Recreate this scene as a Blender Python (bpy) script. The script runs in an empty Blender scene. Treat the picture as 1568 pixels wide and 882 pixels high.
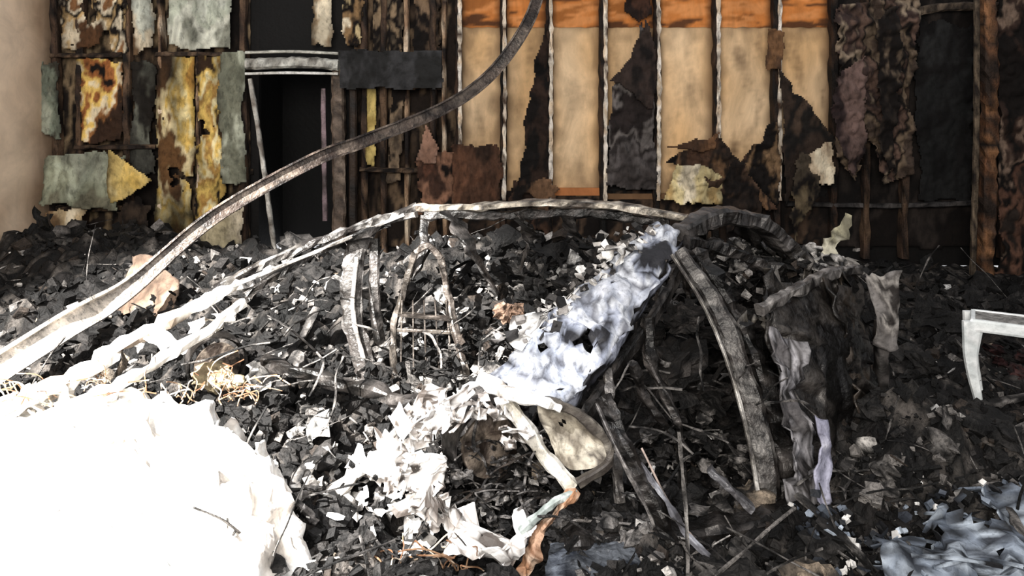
import bpy, math, random
from mathutils import Vector, Matrix, noise
random.seed(7)
R=random.random
def U(a,b): return a+(b-a)*R()
def C(r,g,b): return tuple((v/255.0)**2.2 for v in (r,g,b))
def nz(x,y,z=0,s=1.0): return noise.noise(Vector((x*s,y*s,z*s)))
def fr(x,y,z=0,s=1.0): return noise.fractal(Vector((x*s,y*s,z*s)),0.9,2.1,4)

# ------------------------------------------------ materials
def vmat(name,rough=0.85,metal=0.0,nscale=14,contrast=0.75,bump=0.5,bs=45,spec=0.3,stretch=1.0,fleck=0.5):
    m=bpy.data.materials.new(name); m.use_nodes=True
    n=m.node_tree.nodes; l=m.node_tree.links
    b=n['Principled BSDF']; b.inputs['Roughness'].default_value=rough; b.inputs['Metallic'].default_value=metal
    b.inputs['Specular IOR Level'].default_value=spec
    a=n.new('ShaderNodeAttribute'); a.attribute_name='Col'
    tc=n.new('ShaderNodeTexCoord'); mp=n.new('ShaderNodeMapping'); mp.inputs['Scale'].default_value=(1,1,stretch)
    l.new(tc.outputs['Object'],mp.inputs['Vector'])
    def ns(sc,lo,hi,o0,o1,dist=0.0):
        t=n.new('ShaderNodeTexNoise'); t.inputs['Scale'].default_value=sc; t.inputs['Detail'].default_value=8; t.inputs['Roughness'].default_value=0.65; t.inputs['Distortion'].default_value=dist
        l.new(mp.outputs[0],t.inputs['Vector'])
        mr=n.new('ShaderNodeMapRange'); mr.inputs[1].default_value=lo; mr.inputs[2].default_value=hi; mr.inputs[3].default_value=o0; mr.inputs[4].default_value=o1
        l.new(t.outputs['Fac'],mr.inputs[0]); return mr.outputs[0]
    f1=ns(nscale,.35,.62,1-contrast,1.15,.6); f2=ns(nscale*3.7,.38,.48,1-fleck,1.0)
    mu=n.new('ShaderNodeMath'); mu.operation='MULTIPLY'; l.new(f1,mu.inputs[0]); l.new(f2,mu.inputs[1])
    mx=n.new('ShaderNodeVectorMath'); mx.operation='SCALE'
    l.new(a.outputs['Color'],mx.inputs[0]); l.new(mu.outputs[0],mx.inputs['Scale'])
    l.new(mx.outputs[0],b.inputs['Base Color'])
    t2=n.new('ShaderNodeTexNoise'); t2.inputs['Scale'].default_value=bs; t2.inputs['Detail'].default_value=5
    l.new(tc.outputs['Object'],t2.inputs['Vector'])
    bp=n.new('ShaderNodeBump'); bp.inputs['Strength'].default_value=bump; bp.inputs['Distance'].default_value=0.02
    l.new(t2.outputs['Fac'],bp.inputs['Height']); l.new(bp.outputs[0],b.inputs['Normal'])
    return m
M_RUB=vmat('charred_rubble',0.75,0,22,0.75,0.7,60)
M_WALL=vmat('scorched_board',0.9,0,3,0.25,0.2,25,stretch=.4,fleck=.08)
M_INS=vmat('burnt_insulation',0.95,0,6,0.5,0.5,22,stretch=.5,fleck=.35)
M_WOOD=vmat('charred_wood',0.8,0,8,0.6,0.5,60,stretch=.4)
M_MET=vmat('burnt_steel',0.4,0.3,9,0.65,0.5,35,0.5)
M_PALE=vmat('ash_coated_steel',0.6,0.0,12,0.35,0.4,26,fleck=.35)
M_WHT=vmat('bleached_sheet_metal',0.55,0.0,8,0.15,0.3,24,fleck=.15)
M_SOOT=vmat('sooty_plaster',0.75,0,3,0.8,0.3,20)
M_PLAS=vmat('plain_plaster',0.9,0,2.5,0.12,0.15,12,fleck=.03)

# ------------------------------------------------ mesh collector
class M:
    def __init__(s): s.v=[];s.f=[];s.c=[]
    def add(s,vs,fs,cols,vc=None):
        """cols: one colour, list per face; vc: list per vertex"""
        o=len(s.v); s.v.extend(vs)
        for i,f in enumerate(fs):
            s.f.append(tuple(o+k for k in f))
            if vc is not None: s.c.append([vc[k] for k in f])
            else: s.c.append(cols[i] if isinstance(cols,list) else cols)
    def obj(s,name,mat,parent=None,smooth=False,solid=0):
        me=bpy.data.meshes.new(name); me.from_pydata([tuple(p) for p in s.v],[],s.f)
        at=me.color_attributes.new('Col','FLOAT_COLOR','CORNER')
        buf=[]
        for f,c in zip(s.f,s.c):
            if isinstance(c,list):
                for q in c: buf.extend((q[0],q[1],q[2],1.0))
            else:
                for _ in f: buf.extend((c[0],c[1],c[2],1.0))
        at.data.foreach_set('color',buf)
        if smooth: me.polygons.foreach_set('use_smooth',[True]*len(s.f))
        me.materials.append(mat); me.update()
        o=bpy.data.objects.new(name,me); bpy.context.collection.objects.link(o)
        if parent: o.parent=parent
        if solid:
            md=o.modifiers.new('thick','SOLIDIFY'); md.thickness=solid; md.offset=0
        return o
def empty(name,loc=(0,0,0)):
    e=bpy.data.objects.new(name,None); bpy.context.collection.objects.link(e); e.empty_display_size=0.2
    return e
def var(c,a=0.15):
    k=1+U(-a,a); return tuple(max(0,x*k) for x in c)
def mix(a,b,t): return tuple(x*(1-t)+y*t for x,y in zip(a,b))
def pal(p,cols,s=6,sd=0,zs=1.0):
    x,y,z=p[0],p[1],p[2]*zs
    t=0.5+1.3*noise.noise(Vector((x*s+sd,y*s,z*s+sd*2)))+0.45*noise.noise(Vector((x*s*3.3,y*s*3,z*s*3.3+sd)))+.2*noise.noise(Vector((x*s*9,y*s*9,z*s*9+sd)))
    t=min(0.999,max(0,t))*(len(cols)-1); i=int(t); f=t-i
    f=min(1,max(0,(f-0.25)/0.5))
    return mix(cols[i],cols[i+1],f)
def cat(pts,n):
    P=[Vector(p) for p in pts]; out=[]
    P=[P[0]*2-P[1]]+P+[P[-1]*2-P[-2]]
    for i in range(1,len(P)-2):
        for k in range(n):
            t=k/n; a,b,c,d=P[i-1],P[i],P[i+1],P[i+2]
            out.append(0.5*((2*b)+(c-a)*t+(2*a-5*b+4*c-d)*t*t+(3*b-a-3*c+d)*t**3))
    out.append(P[-2]); return out
def beam(m,pts,w,h,cols,n=8,jit=0.12,up=(0,0,1),s=8,seed=None,sides=8):
    if seed is None: seed=R()*50
    ps=cat(pts,n) if len(pts)>2 else [Vector(pts[0]).lerp(Vector(pts[1]),i/n) for i in range(n+1)]
    vs=[];N=len(ps)
    for i,p in enumerate(ps):
        t=(ps[min(i+1,N-1)]-ps[max(i-1,0)]).normalized()
        a=t.cross(Vector(up))
        if a.length<0.05: a=t.cross(Vector((1,0,0)))
        a.normalize(); b=a.cross(t).normalized()
        fi=i/(N-1)
        if isinstance(w,(list,tuple)):
            q=fi*(len(w)-1); k0=min(len(w)-2,int(q)); W=w[k0]*(1-(q-k0))+w[k0+1]*(q-k0)
        else: W=w
        for k in range(sides):
            an=2*math.pi*(k+0.5)/sides
            cx=math.copysign(abs(math.cos(an))**0.5,math.cos(an)); sy=math.copysign(abs(math.sin(an))**0.5,math.sin(an))
            q=p+a*(cx*W/2)+b*(sy*h/2)
            j=1+jit*2.5*nz(q.x+seed,q.y,q.z,14)+jit*1.2*nz(q.x+seed,q.y,q.z,35)
            vs.append(p+(q-p)*j)
    fs=[]
    for i in range(N-1):
        for k in range(sides): fs.append((i*sides+k,i*sides+(k+1)%sides,(i+1)*sides+(k+1)%sides,(i+1)*sides+k))
    fs.append(tuple(range(sides))[::-1]); fs.append(tuple((N-1)*sides+k for k in range(sides)))
    m.add(vs,fs,None,[pal(v,cols,s,seed) for v in vs])
def inside(x,y,poly):
    r=False;j=len(poly)-1
    for i in range(len(poly)):
        xi,yi=poly[i];xj,yj=poly[j]
        if (yi>y)!=(yj>y) and x<(xj-xi)*(y-yi)/(yj-yi)+xi: r=not r
        j=i
    return r
SOOTC=C(30,25,22)
def sheet(m,poly,y,cols,step=0.016,amp=0.03,rag=0.05,hole=9,s=5,tilt=0,seed=None,fold=0,zs=.5,soot=.0):
    if seed is None: seed=R()*60
    xs=[p[0] for p in poly]; zs_=[p[1] for p in poly]
    x0,x1,z0,z1=min(xs)-rag,max(xs)+rag,min(zs_)-rag,max(zs_)+rag
    nx=int((x1-x0)/step)+1;nzz=int((z1-z0)/step)+1
    idx={};vs=[];fs=[];vc=[]
    xs_min,xs_max=min(xs),max(xs)
    def V(i,j):
        if (i,j) not in idx:
            x=x0+i*step;z=z0+j*step
            d=amp*(1.6*fr(x+seed,z,0,2.2)+0.5*nz(x,z,seed,14))+fold*math.sin(x*55+3*nz(x,z,seed,4))
            idx[(i,j)]=len(vs); vs.append(Vector((x+0.005*nz(x,z,seed,40),y-abs(d)-tilt*(z1-z),z)))
            c=pal((x,0,z),cols,s,seed,zs)
            if soot:
                e=min(x-xs_min,xs_max-x)/.06
                q=soot*(max(0,1-e)*.9+max(0,nz(x*1.6,z*.5,seed+4,2.2)*2.2+.3*nz(x,z,seed,12)))
                c=mix(c,SOOTC,min(.92,max(0,q)))
            vc.append(c)
        return idx[(i,j)]
    for i in range(nx):
        for j in range(nzz):
            x=x0+(i+.5)*step;z=z0+(j+.5)*step
            dx=rag*(1.5*nz(x+seed,z,3,2.6)+.6*nz(x+seed,z,5,11));dz=rag*(2.0*nz(x,z+seed,8,4)+.8*nz(x,z+seed,2,13))
            if not inside(x+dx,z+dz,poly): continue
            if nz(x+seed,z*.6,1.5,5)+.3*nz(x,z,seed,15)>hole: continue
            fs.append((V(i,j),V(i+1,j),V(i+1,j+1),V(i,j+1)))
    m.add(vs,fs,None,vc)
def rect(x0,z0,x1,z1): return [(x0,z0),(x1,z0),(x1,z1),(x0,z1)]
def patch(m,rows,cols,nu=6,nv=6,amp=0.03,hole=9,s=7,seed=None,hs=7,fine=.8):
    if seed is None: seed=R()*60
    rr=[cat(r,nu) for r in rows]; cl=[cat([r[i] for r in rr],nv) if len(rr)>2 else [rr[0][i].lerp(rr[1][i],k/nv) for k in range(nv+1)] for i in range(len(rr[0]))]
    nu_=len(cl);nv_=len(cl[0]);vs=[]
    for i in range(nu_):
        for j in range(nv_):
            p=cl[i][j]; d=Vector((nz(p.x+seed,p.y,p.z,7),nz(p.x,p.y+seed,p.z,7),nz(p.x,p.y,p.z+seed,7)))*amp*2
            d+=Vector((nz(p.x+seed,p.y,p.z,22),nz(p.x,p.y+seed,p.z,22),nz(p.x,p.y,p.z+seed,22)))*amp*fine
            vs.append(p+d)
    fs=[]
    for i in range(nu_-1):
        for j in range(nv_-1):
            p=vs[i*nv_+j]
            e=0.12 if (i in(0,nu_-2) or j in(0,nv_-2)) else 0
            if nz(p.x+seed,p.y,p.z,hs)+.4*nz(p.x,p.y,p.z+seed,hs*3)+(e if hole<5 else 0)>hole: continue
            fs.append((i*nv_+j,(i+1)*nv_+j,(i+1)*nv_+j+1,i*nv_+j+1))
    m.add(vs,fs,None,[pal(v,cols,s,seed) for v in vs])
def rrot(k=.9): 
    return Matrix.Rotation(U(0,6.28),3,'Z')@Matrix.Rotation(U(-k,k),3,'X')@Matrix.Rotation(U(-k,k),3,'Y')
def chip(m,p,sz,kind,col):
    r=rrot(); p=Vector(p)
    if kind=='plate':
        n=random.choice((4,5,6)); a=[2*math.pi*(k+U(-.3,.3))/n for k in range(n)]; rd=[sz*U(.5,1.1) for _ in a]; t=sz*U(.05,.15)
        top=[Vector((q*math.cos(b),q*math.sin(b)*.7,t)) for q,b in zip(rd,a)]
        bot=[v-Vector((0,0,2*t)) for v in top]
        vs=top+bot; fs=[tuple(range(n)),tuple(range(2*n-1,n-1,-1))]+[(k,n+k,n+(k+1)%n,(k+1)%n) for k in range(n)]
    else:
        if kind=='stick': d=(sz*U(1.6,3.5),sz*.16,sz*.12)
        else: d=(sz*U(.5,1),sz*U(.4,.8),sz*U(.3,.6))
        vs=[Vector((sx*d[0]*U(.5,1.15),sy*d[1]*U(.5,1.15),sz_*d[2]*U(.5,1.15))) for sx in(-1,1) for sy in(-1,1) for sz_ in(-1,1)]
        fs=[(0,1,3,2),(4,6,7,5),(0,4,5,1),(2,3,7,6),(0,2,6,4),(1,5,7,3)]
    m.add([p+r@v for v in vs],fs,[var(col,.3) for _ in fs])
CH=C(18,17,17);DG=C(48,46,45);BR=C(58,51,46);GR=C(122,118,115);LA=C(186,182,178);WH=C(234,232,229);TAN=C(150,136,120)
def rcol(light=1.0):
    r=R()
    if r<.52: return CH
    if r<.70: return DG
    if r<.74: return BR
    if r<.74+.10*light: return GR
    if r<.74+.155*light: return LA
    if r<.74+.19*light: return WH
    if r<.74+.20*light: return TAN
    return CH
def kind(): 
    r=R(); return 'plate' if r<.16 else ('chunk' if r<.9 else 'stick')
def scrap(m,p,sz,cols=None,am=.2,n=3):
    """crumpled scrap of sheet metal"""
    r=rrot(1.2); p=Vector(p); a,b=sz*U(.6,1.4),sz*U(.3,.9)
    c=rcol(1.0); cols=cols or [var(c,.2),var(mix(c,DG,.4),.3),CH,var(c,.4)]
    k=U(-.35,.35)
    rows=[[p+r@Vector((u*a+v*k*b,v*b,sz*U(-.25,.25))) for u in (-1,0,1)] for v in (-1,0,1)]
    patch(m,rows,cols,n,n,sz*am,.45,12/ max(.5,sz*10))
def lump(m,p,sz,cols,nu=12,nv=9):
    """irregular melted lump, closed surface"""
    p=Vector(p); sd=R()*90; vs=[];fs=[]; ex=(U(.8,1.3),U(.7,1.1),U(.5,.8)); r=rrot(.4)
    for i in range(nu):
        for j in range(nv):
            th=2*math.pi*i/nu; ph=math.pi*(j/(nv-1))
            d=Vector((math.sin(ph)*math.cos(th),math.sin(ph)*math.sin(th),math.cos(ph)))
            k=sz*(1+.6*nz(d.x+sd,d.y,d.z,1.8)+.55*nz(d.x,d.y+sd,d.z,4.5))
            vs.append(p+r@Vector((d.x*ex[0]*k,d.y*ex[1]*k,d.z*ex[2]*k)))
    for i in range(nu):
        for j in range(nv-1): fs.append((i*nv+j,i*nv+j+1,((i+1)%nu)*nv+j+1,((i+1)%nu)*nv+j))
    m.add(vs,fs,None,[pal(v,cols,14,sd) for v in vs])
def wirebit(m,p,L,th,cols,cv=.35):
    p=Vector(p); q=[p]; dv=Vector((U(-1,1),U(-1,1),U(-.2,.7))).normalized()
    for i in range(4):
        q.append(q[-1]+dv*L/4); dv=(dv+Vector((U(-cv,cv),U(-cv,cv),U(-cv,cv*.6)))).normalized()
    beam(m,q,th,th*.6,cols,4,.2,sides=5)

# ------------------------------------------------ ground
def g(x,y,cx,cy,rx,ry): return math.exp(-((x-cx)/rx)**2-((y-cy)/ry)**2)
def H(x,y):
    h=0.03+0.42*g(x,y,-4.2,7.7,1.3,.9)+0.22*g(x,y,-2.2,6.8,1.3,.9)+0.6*g(x,y,.2,6.0,1.6,.8)
    h+=0.26*g(x,y,.0,4.3,.6,.4)+.45*g(x,y,1.4,4.6,.35,.3)+.36*g(x,y,.5,5.0,.9,.45)
    h+=0.22*g(x,y,2.0,3.6,.55,.45)+.18*g(x,y,-1.1,5.4,1.4,.8)+.12*g(x,y,3.3,6.2,1,.4)
    f=1 if x<3 else max(.3,1-(x-3)*.5)
    f*=1-.85*g(x,y,.8,3.65,.5,.5)
    k=min(1,1.3*g(x,y,2.95,4.35,.6,.5)); f*=1-.92*k
    return h*(1-.9*k)+.05*k+ f*(0.11*(fr(x,y,0,1.6)+.5)+0.14*fr(x,y,4,5))
m=M(); st=.04; x0,x1,y0,y1=-4.88,5.55,1.6,8.22
nx=int((x1-x0)/st);ny=int((y1-y0)/st)
vs=[(x0+i*st,y0+j*st,H(x0+i*st,y0+j*st)) for i in range(nx+1) for j in range(ny+1)]
GC=[C(10,10,10),C(30,27,26),C(14,13,13),C(88,83,79),C(18,17,16)]
fs=[(i*(ny+1)+j,(i+1)*(ny+1)+j,(i+1)*(ny+1)+j+1,i*(ny+1)+j+1) for i in range(nx) for j in range(ny)]
m.add(vs,fs,None,[pal((v[0],v[1],0),GC,5) for v in vs])
def okp(x,y): return -4.75<x<5.4 and y<8.1 and not (x>4.3 and y>7.5)
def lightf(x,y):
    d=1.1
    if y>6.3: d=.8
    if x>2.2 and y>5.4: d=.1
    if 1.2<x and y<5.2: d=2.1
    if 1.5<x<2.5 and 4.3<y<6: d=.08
    if .3<x<1.3 and 3.1<y<4.3: d=.5  # cabin rubble darkened: interior shade painted into the chip colours
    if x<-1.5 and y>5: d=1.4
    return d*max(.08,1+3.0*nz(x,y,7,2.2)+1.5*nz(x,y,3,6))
for i in range(27000):
    y=2.4/(1-R()*(1-2.4/8.1)); lim=.74*y+.2
    x=U(-lim,lim)
    if not okp(x,y): continue
    sz=(.005+.0048*y)*(.3+1.9*R()**3.5)
    chip(m,(x,y,H(x,y)+sz*.3),sz,kind(),rcol(lightf(x,y)))
for i in range(200):
    y=2.6/(1-R()*(1-2.6/8.0)); x=U(-.72*y,.72*y)
    if not okp(x,y): continue
    sz=U(.04,.12)*(.5+y*.12); c=rcol(lightf(x,y)*.8)
    scrap(m,(x,y,H(x,y)+sz*.3),sz,[c,mix(c,DG,.5),CH,var(c,.3)])
for i in range(620):
    y=2.6/(1-R()*(1-2.6/8.0)); x=U(-.72*y,.72*y)
    if not okp(x,y): continue
    sz=(.02+.09*R()**2)*(.5+y*.13); c=rcol(lightf(x,y)*1.2)
    lump(m,(x,y,H(x,y)+sz*.15),sz,[var(c,.3),CH,mix(c,DG,.6),CH,var(c,.3),DG])
for i in range(240):
    y=2.6/(1-R()*(1-2.6/8.0)); x=U(-.72*y,.72*y)
    if not okp(x,y): continue
    wirebit(m,(x,y,H(x,y)+.02),U(.15,.6),U(.005,.014),[rcol(1.6),DG,GR],.2)
for i in range(40):
    y=2.8/(1-R()*(1-2.8/7.6)); x=U(-.68*y,.68*y)
    if not okp(x,y): continue
    a=U(0,3.14); L=U(.2,.5); dx,dy=math.cos(a)*L,math.sin(a)*L
    beam(m,[(x,y,H(x,y)+.05),(x+dx*.5,y+dy*.5,H(x+dx*.5,y+dy*.5)+.07),(x+dx,y+dy,H(x+dx,y+dy)+.05+U(0,.06))],U(.03,.07),U(.015,.03),[CH,DG,GR,CH],5,.3)
m.obj('rubble_ground',M_RUB)
m=M(); m.add([(-5.2,-1,-.22),(5.8,-1,-.22),(5.8,8.7,-.22),(-5.2,8.7,-.22),(-5.2,-1,-.1),(5.8,-1,-.1),(5.8,8.7,-.1),(-5.2,8.7,-.1)],
 [(3,2,1,0),(4,5,6,7),(0,1,5,4),(1,2,6,5),(2,3,7,6),(3,0,4,7)],C(60,55,52)); m.obj('floor',M_SOOT)

# ------------------------------------------------ walls
YB=8.4
wb=empty('wall_back')
def box(m,x0,y0,z0,x1,y1,z1,c):
    m.add([(x0,y0,z0),(x1,y0,z0),(x1,y1,z0),(x0,y1,z0),(x0,y0,z1),(x1,y0,z1),(x1,y1,z1),(x0,y1,z1)],
     [(3,2,1,0),(4,5,6,7),(0,1,5,4),(1,2,6,5),(2,3,7,6),(3,0,4,7)],c)
DK=C(20,17,16)
m=M()
box(m,-4.9,YB+.02,0,-2.72,YB+.1,3.3,DK); box(m,-1.95,YB+.02,0,5.6,YB+.1,3.3,DK); box(m,-2.72,YB+.02,2.2,-1.95,YB+.1,3.3,C(10,9,9))
m.obj('charred_backing',M_SOOT,wb)
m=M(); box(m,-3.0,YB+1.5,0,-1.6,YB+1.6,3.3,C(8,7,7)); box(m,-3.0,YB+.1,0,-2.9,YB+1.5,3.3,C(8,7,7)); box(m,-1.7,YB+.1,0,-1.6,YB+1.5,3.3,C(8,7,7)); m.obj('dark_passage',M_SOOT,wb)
m=M()
N=30
vs=[];vc=[]
for i in range(N+1):
    for j in range(N+1):
        y=2.0+i*(6.4/N); z=j*(3.3/N); vs.append((-4.95,y,z))
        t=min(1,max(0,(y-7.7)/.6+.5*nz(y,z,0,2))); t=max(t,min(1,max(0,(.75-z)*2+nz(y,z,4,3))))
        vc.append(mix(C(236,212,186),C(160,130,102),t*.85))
fs=[(i*(N+1)+j,(i+1)*(N+1)+j,(i+1)*(N+1)+j+1,i*(N+1)+j+1) for i in range(N) for j in range(N)]
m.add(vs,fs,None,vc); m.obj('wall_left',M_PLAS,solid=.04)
m=M(); box(m,5.6,2.0,0,5.7,8.5,3.3,C(24,21,20)); m.obj('wall_right',M_SOOT)

BG=C(236,204,164);BG2=C(226,184,134);SO=C(80,58,41)
SX=[-.567,-.098,.392,.966,1.526,2.156,2.8,3.4]
def bay(m,xa,xb,zb,zt=2.58,dirt_shade=.5):
    st=.025;nx=max(1,int((xb-xa)/st));nzz=int((zt-zb)/st);vs=[];vc=[]
    for i in range(nx+1):
        for j in range(nzz+1):
            x=xa+(xb-xa)*i/nx;z=zb+(zt-zb)*j/nzz; vs.append((x,YB,z))
            t=min(1,max(0,(1.25-z)*1.3+.9*nz(x,z,0,4)+.3*nz(x,z,3,14)-.1))*dirt_shade*1.6
            t=max(t,1.3*dirt_shade*(nz(x,z*.35,7,7)+.25*nz(x,z,2,20)))
            e=min((x-xa),(xb-x))/(.15+.12*nz(x,z,9,6)); t=max(t,(1-e)*.9); t=max(t,(z-2.36)*3*dirt_shade+nz(x,z,5,8)*.4)
            c=mix(BG,BG2,min(1,max(0,.5+.9*nz(x,z*.6,2,2.5))))
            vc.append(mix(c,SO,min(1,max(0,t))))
    fs=[(i*(nzz+1)+j,(i+1)*(nzz+1)+j,(i+1)*(nzz+1)+j+1,i*(nzz+1)+j+1) for i in range(nx) for j in range(nzz)]
    m.add(vs,fs,None,vc)
m=M()
for k,(a,b) in enumerate(zip(SX[:-1],SX[1:])):
    bay(m,a,b,[.6,.6,.72,1.5,.75,.75,1.3][k],2.58,[.7,.7,.4,.5,.6,.8,.9][k])  # heavier on the right: soot plus light falloff painted into the colour
m.obj('exposed_sheathing',M_WALL,wb)
m=M()
OP=[C(170,106,56),C(220,146,88),C(206,128,68),C(96,62,40)]
n1,n2=150,28
vs=[(SX[0]+(SX[-1]-SX[0])*i/n1,YB-.012,2.555+.75*j/n2+.012*nz(i*.3,0)) for i in range(n1+1) for j in range(n2+1)]
fs=[(i*(n2+1)+j,(i+1)*(n2+1)+j,(i+1)*(n2+1)+j+1,i*(n2+1)+j+1) for i in range(n1) for j in range(n2)]
vc=[]
for v in vs:
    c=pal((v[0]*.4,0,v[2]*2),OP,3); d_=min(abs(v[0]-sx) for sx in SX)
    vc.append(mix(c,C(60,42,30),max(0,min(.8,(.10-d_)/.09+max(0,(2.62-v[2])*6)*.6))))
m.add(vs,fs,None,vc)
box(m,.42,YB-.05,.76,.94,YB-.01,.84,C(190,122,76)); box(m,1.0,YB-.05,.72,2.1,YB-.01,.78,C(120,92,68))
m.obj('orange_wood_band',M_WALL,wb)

# studs
m=M()
PW=[C(236,216,190),C(190,160,130),C(150,120,95),C(60,46,38),C(30,24,22)]
for i,x in enumerate(SX):
    beam(m,[(x,YB-.08,.3),(x+U(-.015,.015),YB-.08,1.8),(x,YB-.08,3.3)],.07,.13,[C(36,29,26),C(66,50,40),C(28,24,22),C(20,18,17)],16,.2,(0,1,0),5)
    if i<7: beam(m,[(x+.014,YB-.16,.72),(x+.02,YB-.16,1.9),(x+.014,YB-.16,3.3)],.040,.02,[C(250,240,228),C(222,198,170),C(250,238,220),C(80,62,50),C(236,220,200)],24,.3,(0,1,0),3)
for x,c in [(-4.85,0),(-4.55,0),(-4.05,0),(-3.72,1),(-3.3,1),(-2.85,0),(-1.57,0),(-1.35,0),(-1.11,1),(-.83,0),(-.70,1),(3.75,0),(4.15,0),(5.2,0)]:
    beam(m,[(x,YB-.08,.1),(x+U(-.03,.03),YB-.09,1.8),(x+U(-.02,.02),YB-.08,3.3)],.07 if not c else .05,.13,[C(36,30,27),C(84,66,54),C(28,23,21),C(110,88,70)] if not c else PW,12,.2,(0,1,0),3)
beam(m,[(2.9,YB-.1,.68),(4.0,YB-.1,.66),(4.95,YB-.1,.69)],.07,.05,[C(60,58,58),C(30,28,28),C(84,80,78)],12)
beam(m,[(4.1,YB-.12,2.68),(4.6,YB-.12,2.76),(5.3,YB-.12,2.76)],.08,.09,[C(90,78,66),C(54,46,40),C(120,105,90)],12)
for (a,b,z) in [(-4.85,-4.1,2.25),(-4.6,-3.75,1.28),(-3.75,-2.85,2.26),(-4.8,-4.1,.64),(-1.6,-.6,1.05)]:
    beam(m,[(a,YB-.13,z),((a+b)/2,YB-.14,z+U(-.02,.02)),(b,YB-.13,z)],.09,.05,[C(36,30,27),C(110,90,72),C(28,23,21),C(70,56,46)],8,.25)
m.obj('wall_studs',M_WOOD,wb)

# torn boards & insulation on wall
m=M()
GW=C(214,218,204);YE=C(232,196,110);YB2=C(196,148,76);GG=C(152,156,140);BK=C(26,21,19);OR=C(154,98,58);CR=C(238,224,196)
S=lambda poly,y,cols,**k: sheet(m,poly,y,cols,**k)
S(rect(-4.88,.1,-2.8,3.25),8.39,[C(30,25,22),C(88,73,58),BK,C(140,120,94),C(40,33,28),BK],s=2.5,rag=.02,amp=.01,zs=.35,step=.03)
S(rect(-1.7,.2,-.58,3.25),8.39,[BK,C(70,58,48),BK,C(110,92,74),C(40,33,29)],s=3,rag=.02,amp=.01,zs=.3,step=.03)
S(rect(3.42,.2,5.5,3.25),8.39,[BK,C(40,35,32),C(22,19,18),C(50,44,41),BK],s=1.6,rag=.02,amp=.01,zs=.4,step=.03)
S(rect(-.56,.2,3.4,.8),8.37,[BK,C(52,42,36),C(26,23,22),C(84,68,56),BK],s=3,rag=.08,amp=.01,step=.03)
S(rect(-4.72,2.32,-4.05,3.2),8.25,[C(90,64,44),CR,C(206,174,124),BK,CR,C(140,100,66)],s=3.2,rag=.05,hole=.45,soot=.5)
S(rect(-3.98,2.3,-3.76,3.2),8.24,[GW,CR,C(120,96,72)],rag=.05,s=3,soot=.5)
S(rect(-3.62,2.33,-2.95,3.2),8.24,[GW,C(200,206,188),C(228,230,214),C(150,152,138)],rag=.03,amp=.015,s=2,soot=.3)
S(rect(-4.55,1.33,-4.1,2.2),8.26,[BK,OR,YE,C(234,218,184),C(150,104,64),C(60,44,34)],rag=.03,s=3.4,soot=.4)
S(rect(-4.98,1.4,-4.75,2.15),8.22,[GG,C(120,128,114),C(70,68,60)],rag=.05,soot=.5)
S(rect(-3.74,.3,-3.34,2.24),8.25,[YB2,YE,C(244,226,168),YE,C(236,218,170),C(110,80,52)],rag=.03,s=2.6,hole=.45,zs=.35,soot=.6)
S(rect(-3.3,.5,-3.02,2.26),8.23,[C(60,44,30),YE,C(244,230,180),C(190,148,84),YE,BK],rag=.03,s=3.6,hole=.45,zs=.4,soot=.5)
S(rect(-3.05,.9,-2.8,2.26),8.2,[GG,C(178,182,164),C(124,126,110)],rag=.03,s=3,soot=.4)
S([(-4.84,.72),(-4.05,.66),(-4.0,1.2),(-4.2,1.26),(-4.8,1.2)],8.12,[GG,C(172,178,158),C(142,146,126),C(110,108,92)],rag=.03,tilt=.15,s=2,soot=.4)
S([(-4.14,1.28),(-3.68,.98),(-3.9,.8),(-4.12,.68)],8.02,[YE,C(224,196,124),C(238,218,160)],rag=.02,s=3,soot=.5)
S([(-3.35,.0),(-2.78,.0),(-2.78,.68),(-3.1,.6),(-3.3,.45)],8.1,[CR,C(220,206,170),C(204,190,152)],rag=.03,s=2,soot=.3)
S(rect(-4.84,.3,-4.4,.68),8.08,[CR,C(206,182,144),C(140,114,86)],rag=.05,s=3,soot=.5)
S(rect(-4.02,1.0,-3.78,2.15),8.3,[C(80,80,74),C(110,112,102),C(46,44,40)],rag=.05,s=3,soot=.5)
S(rect(-4.1,.3,-3.75,.7),8.15,[BK,C(60,50,42),C(40,34,30)],rag=.08)
S(rect(-2.1,2.36,-1.9,3.2),8.25,[CR,C(180,156,124),C(80,64,50)],rag=.04,s=4,soot=.4)
S(rect(-1.76,2.36,-1.58,3.2),8.25,[C(190,170,130),BK,C(140,112,80),CR],rag=.04,s=4)
S(rect(-1.54,1.1,-1.44,1.9),8.27,[C(210,186,116),C(170,146,86),C(90,74,46)],rag=.02,s=4)
S(rect(-1.45,2.3,-1.14,3.2),8.29,[C(60,52,44),C(96,84,70),BK,C(140,120,96)],rag=.05,s=4)
S(rect(-1.3,.9,-1.14,2.3),8.27,[BK,C(90,78,66),C(130,112,92),BK],rag=.05,s=4)
S(rect(-1.05,1.9,-.75,3.2),8.3,[BK,C(80,66,54),BK,C(120,100,80)],rag=.05,s=4)
S([(-.98,1.15),(-.9,1.5),(-.76,1.3),(-.8,1.12)],8.18,[C(180,146,128),C(150,116,98)],rag=.02)
S(rect(-.98,.6,-.55,1.25),8.2,[C(100,68,54),C(66,48,40),C(140,104,84),BK],rag=.07,s=3,fold=.012)
S(rect(-.6,.65,-.1,1.32),8.15,[C(100,70,54),C(78,56,44),C(56,42,34)],rag=.05,s=3,fold=.02)
S([(.385,2.8),(.40,.7),(0,.6),(.1,1.3),(.22,2.0)],8.27,[BK,C(50,38,32),C(20,17,16)],rag=.04,s=4)
S(rect(0.0,.45,.42,1.0),8.15,[C(70,52,42),BK,C(110,84,64)],rag=.1,s=4,hole=.4)
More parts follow.
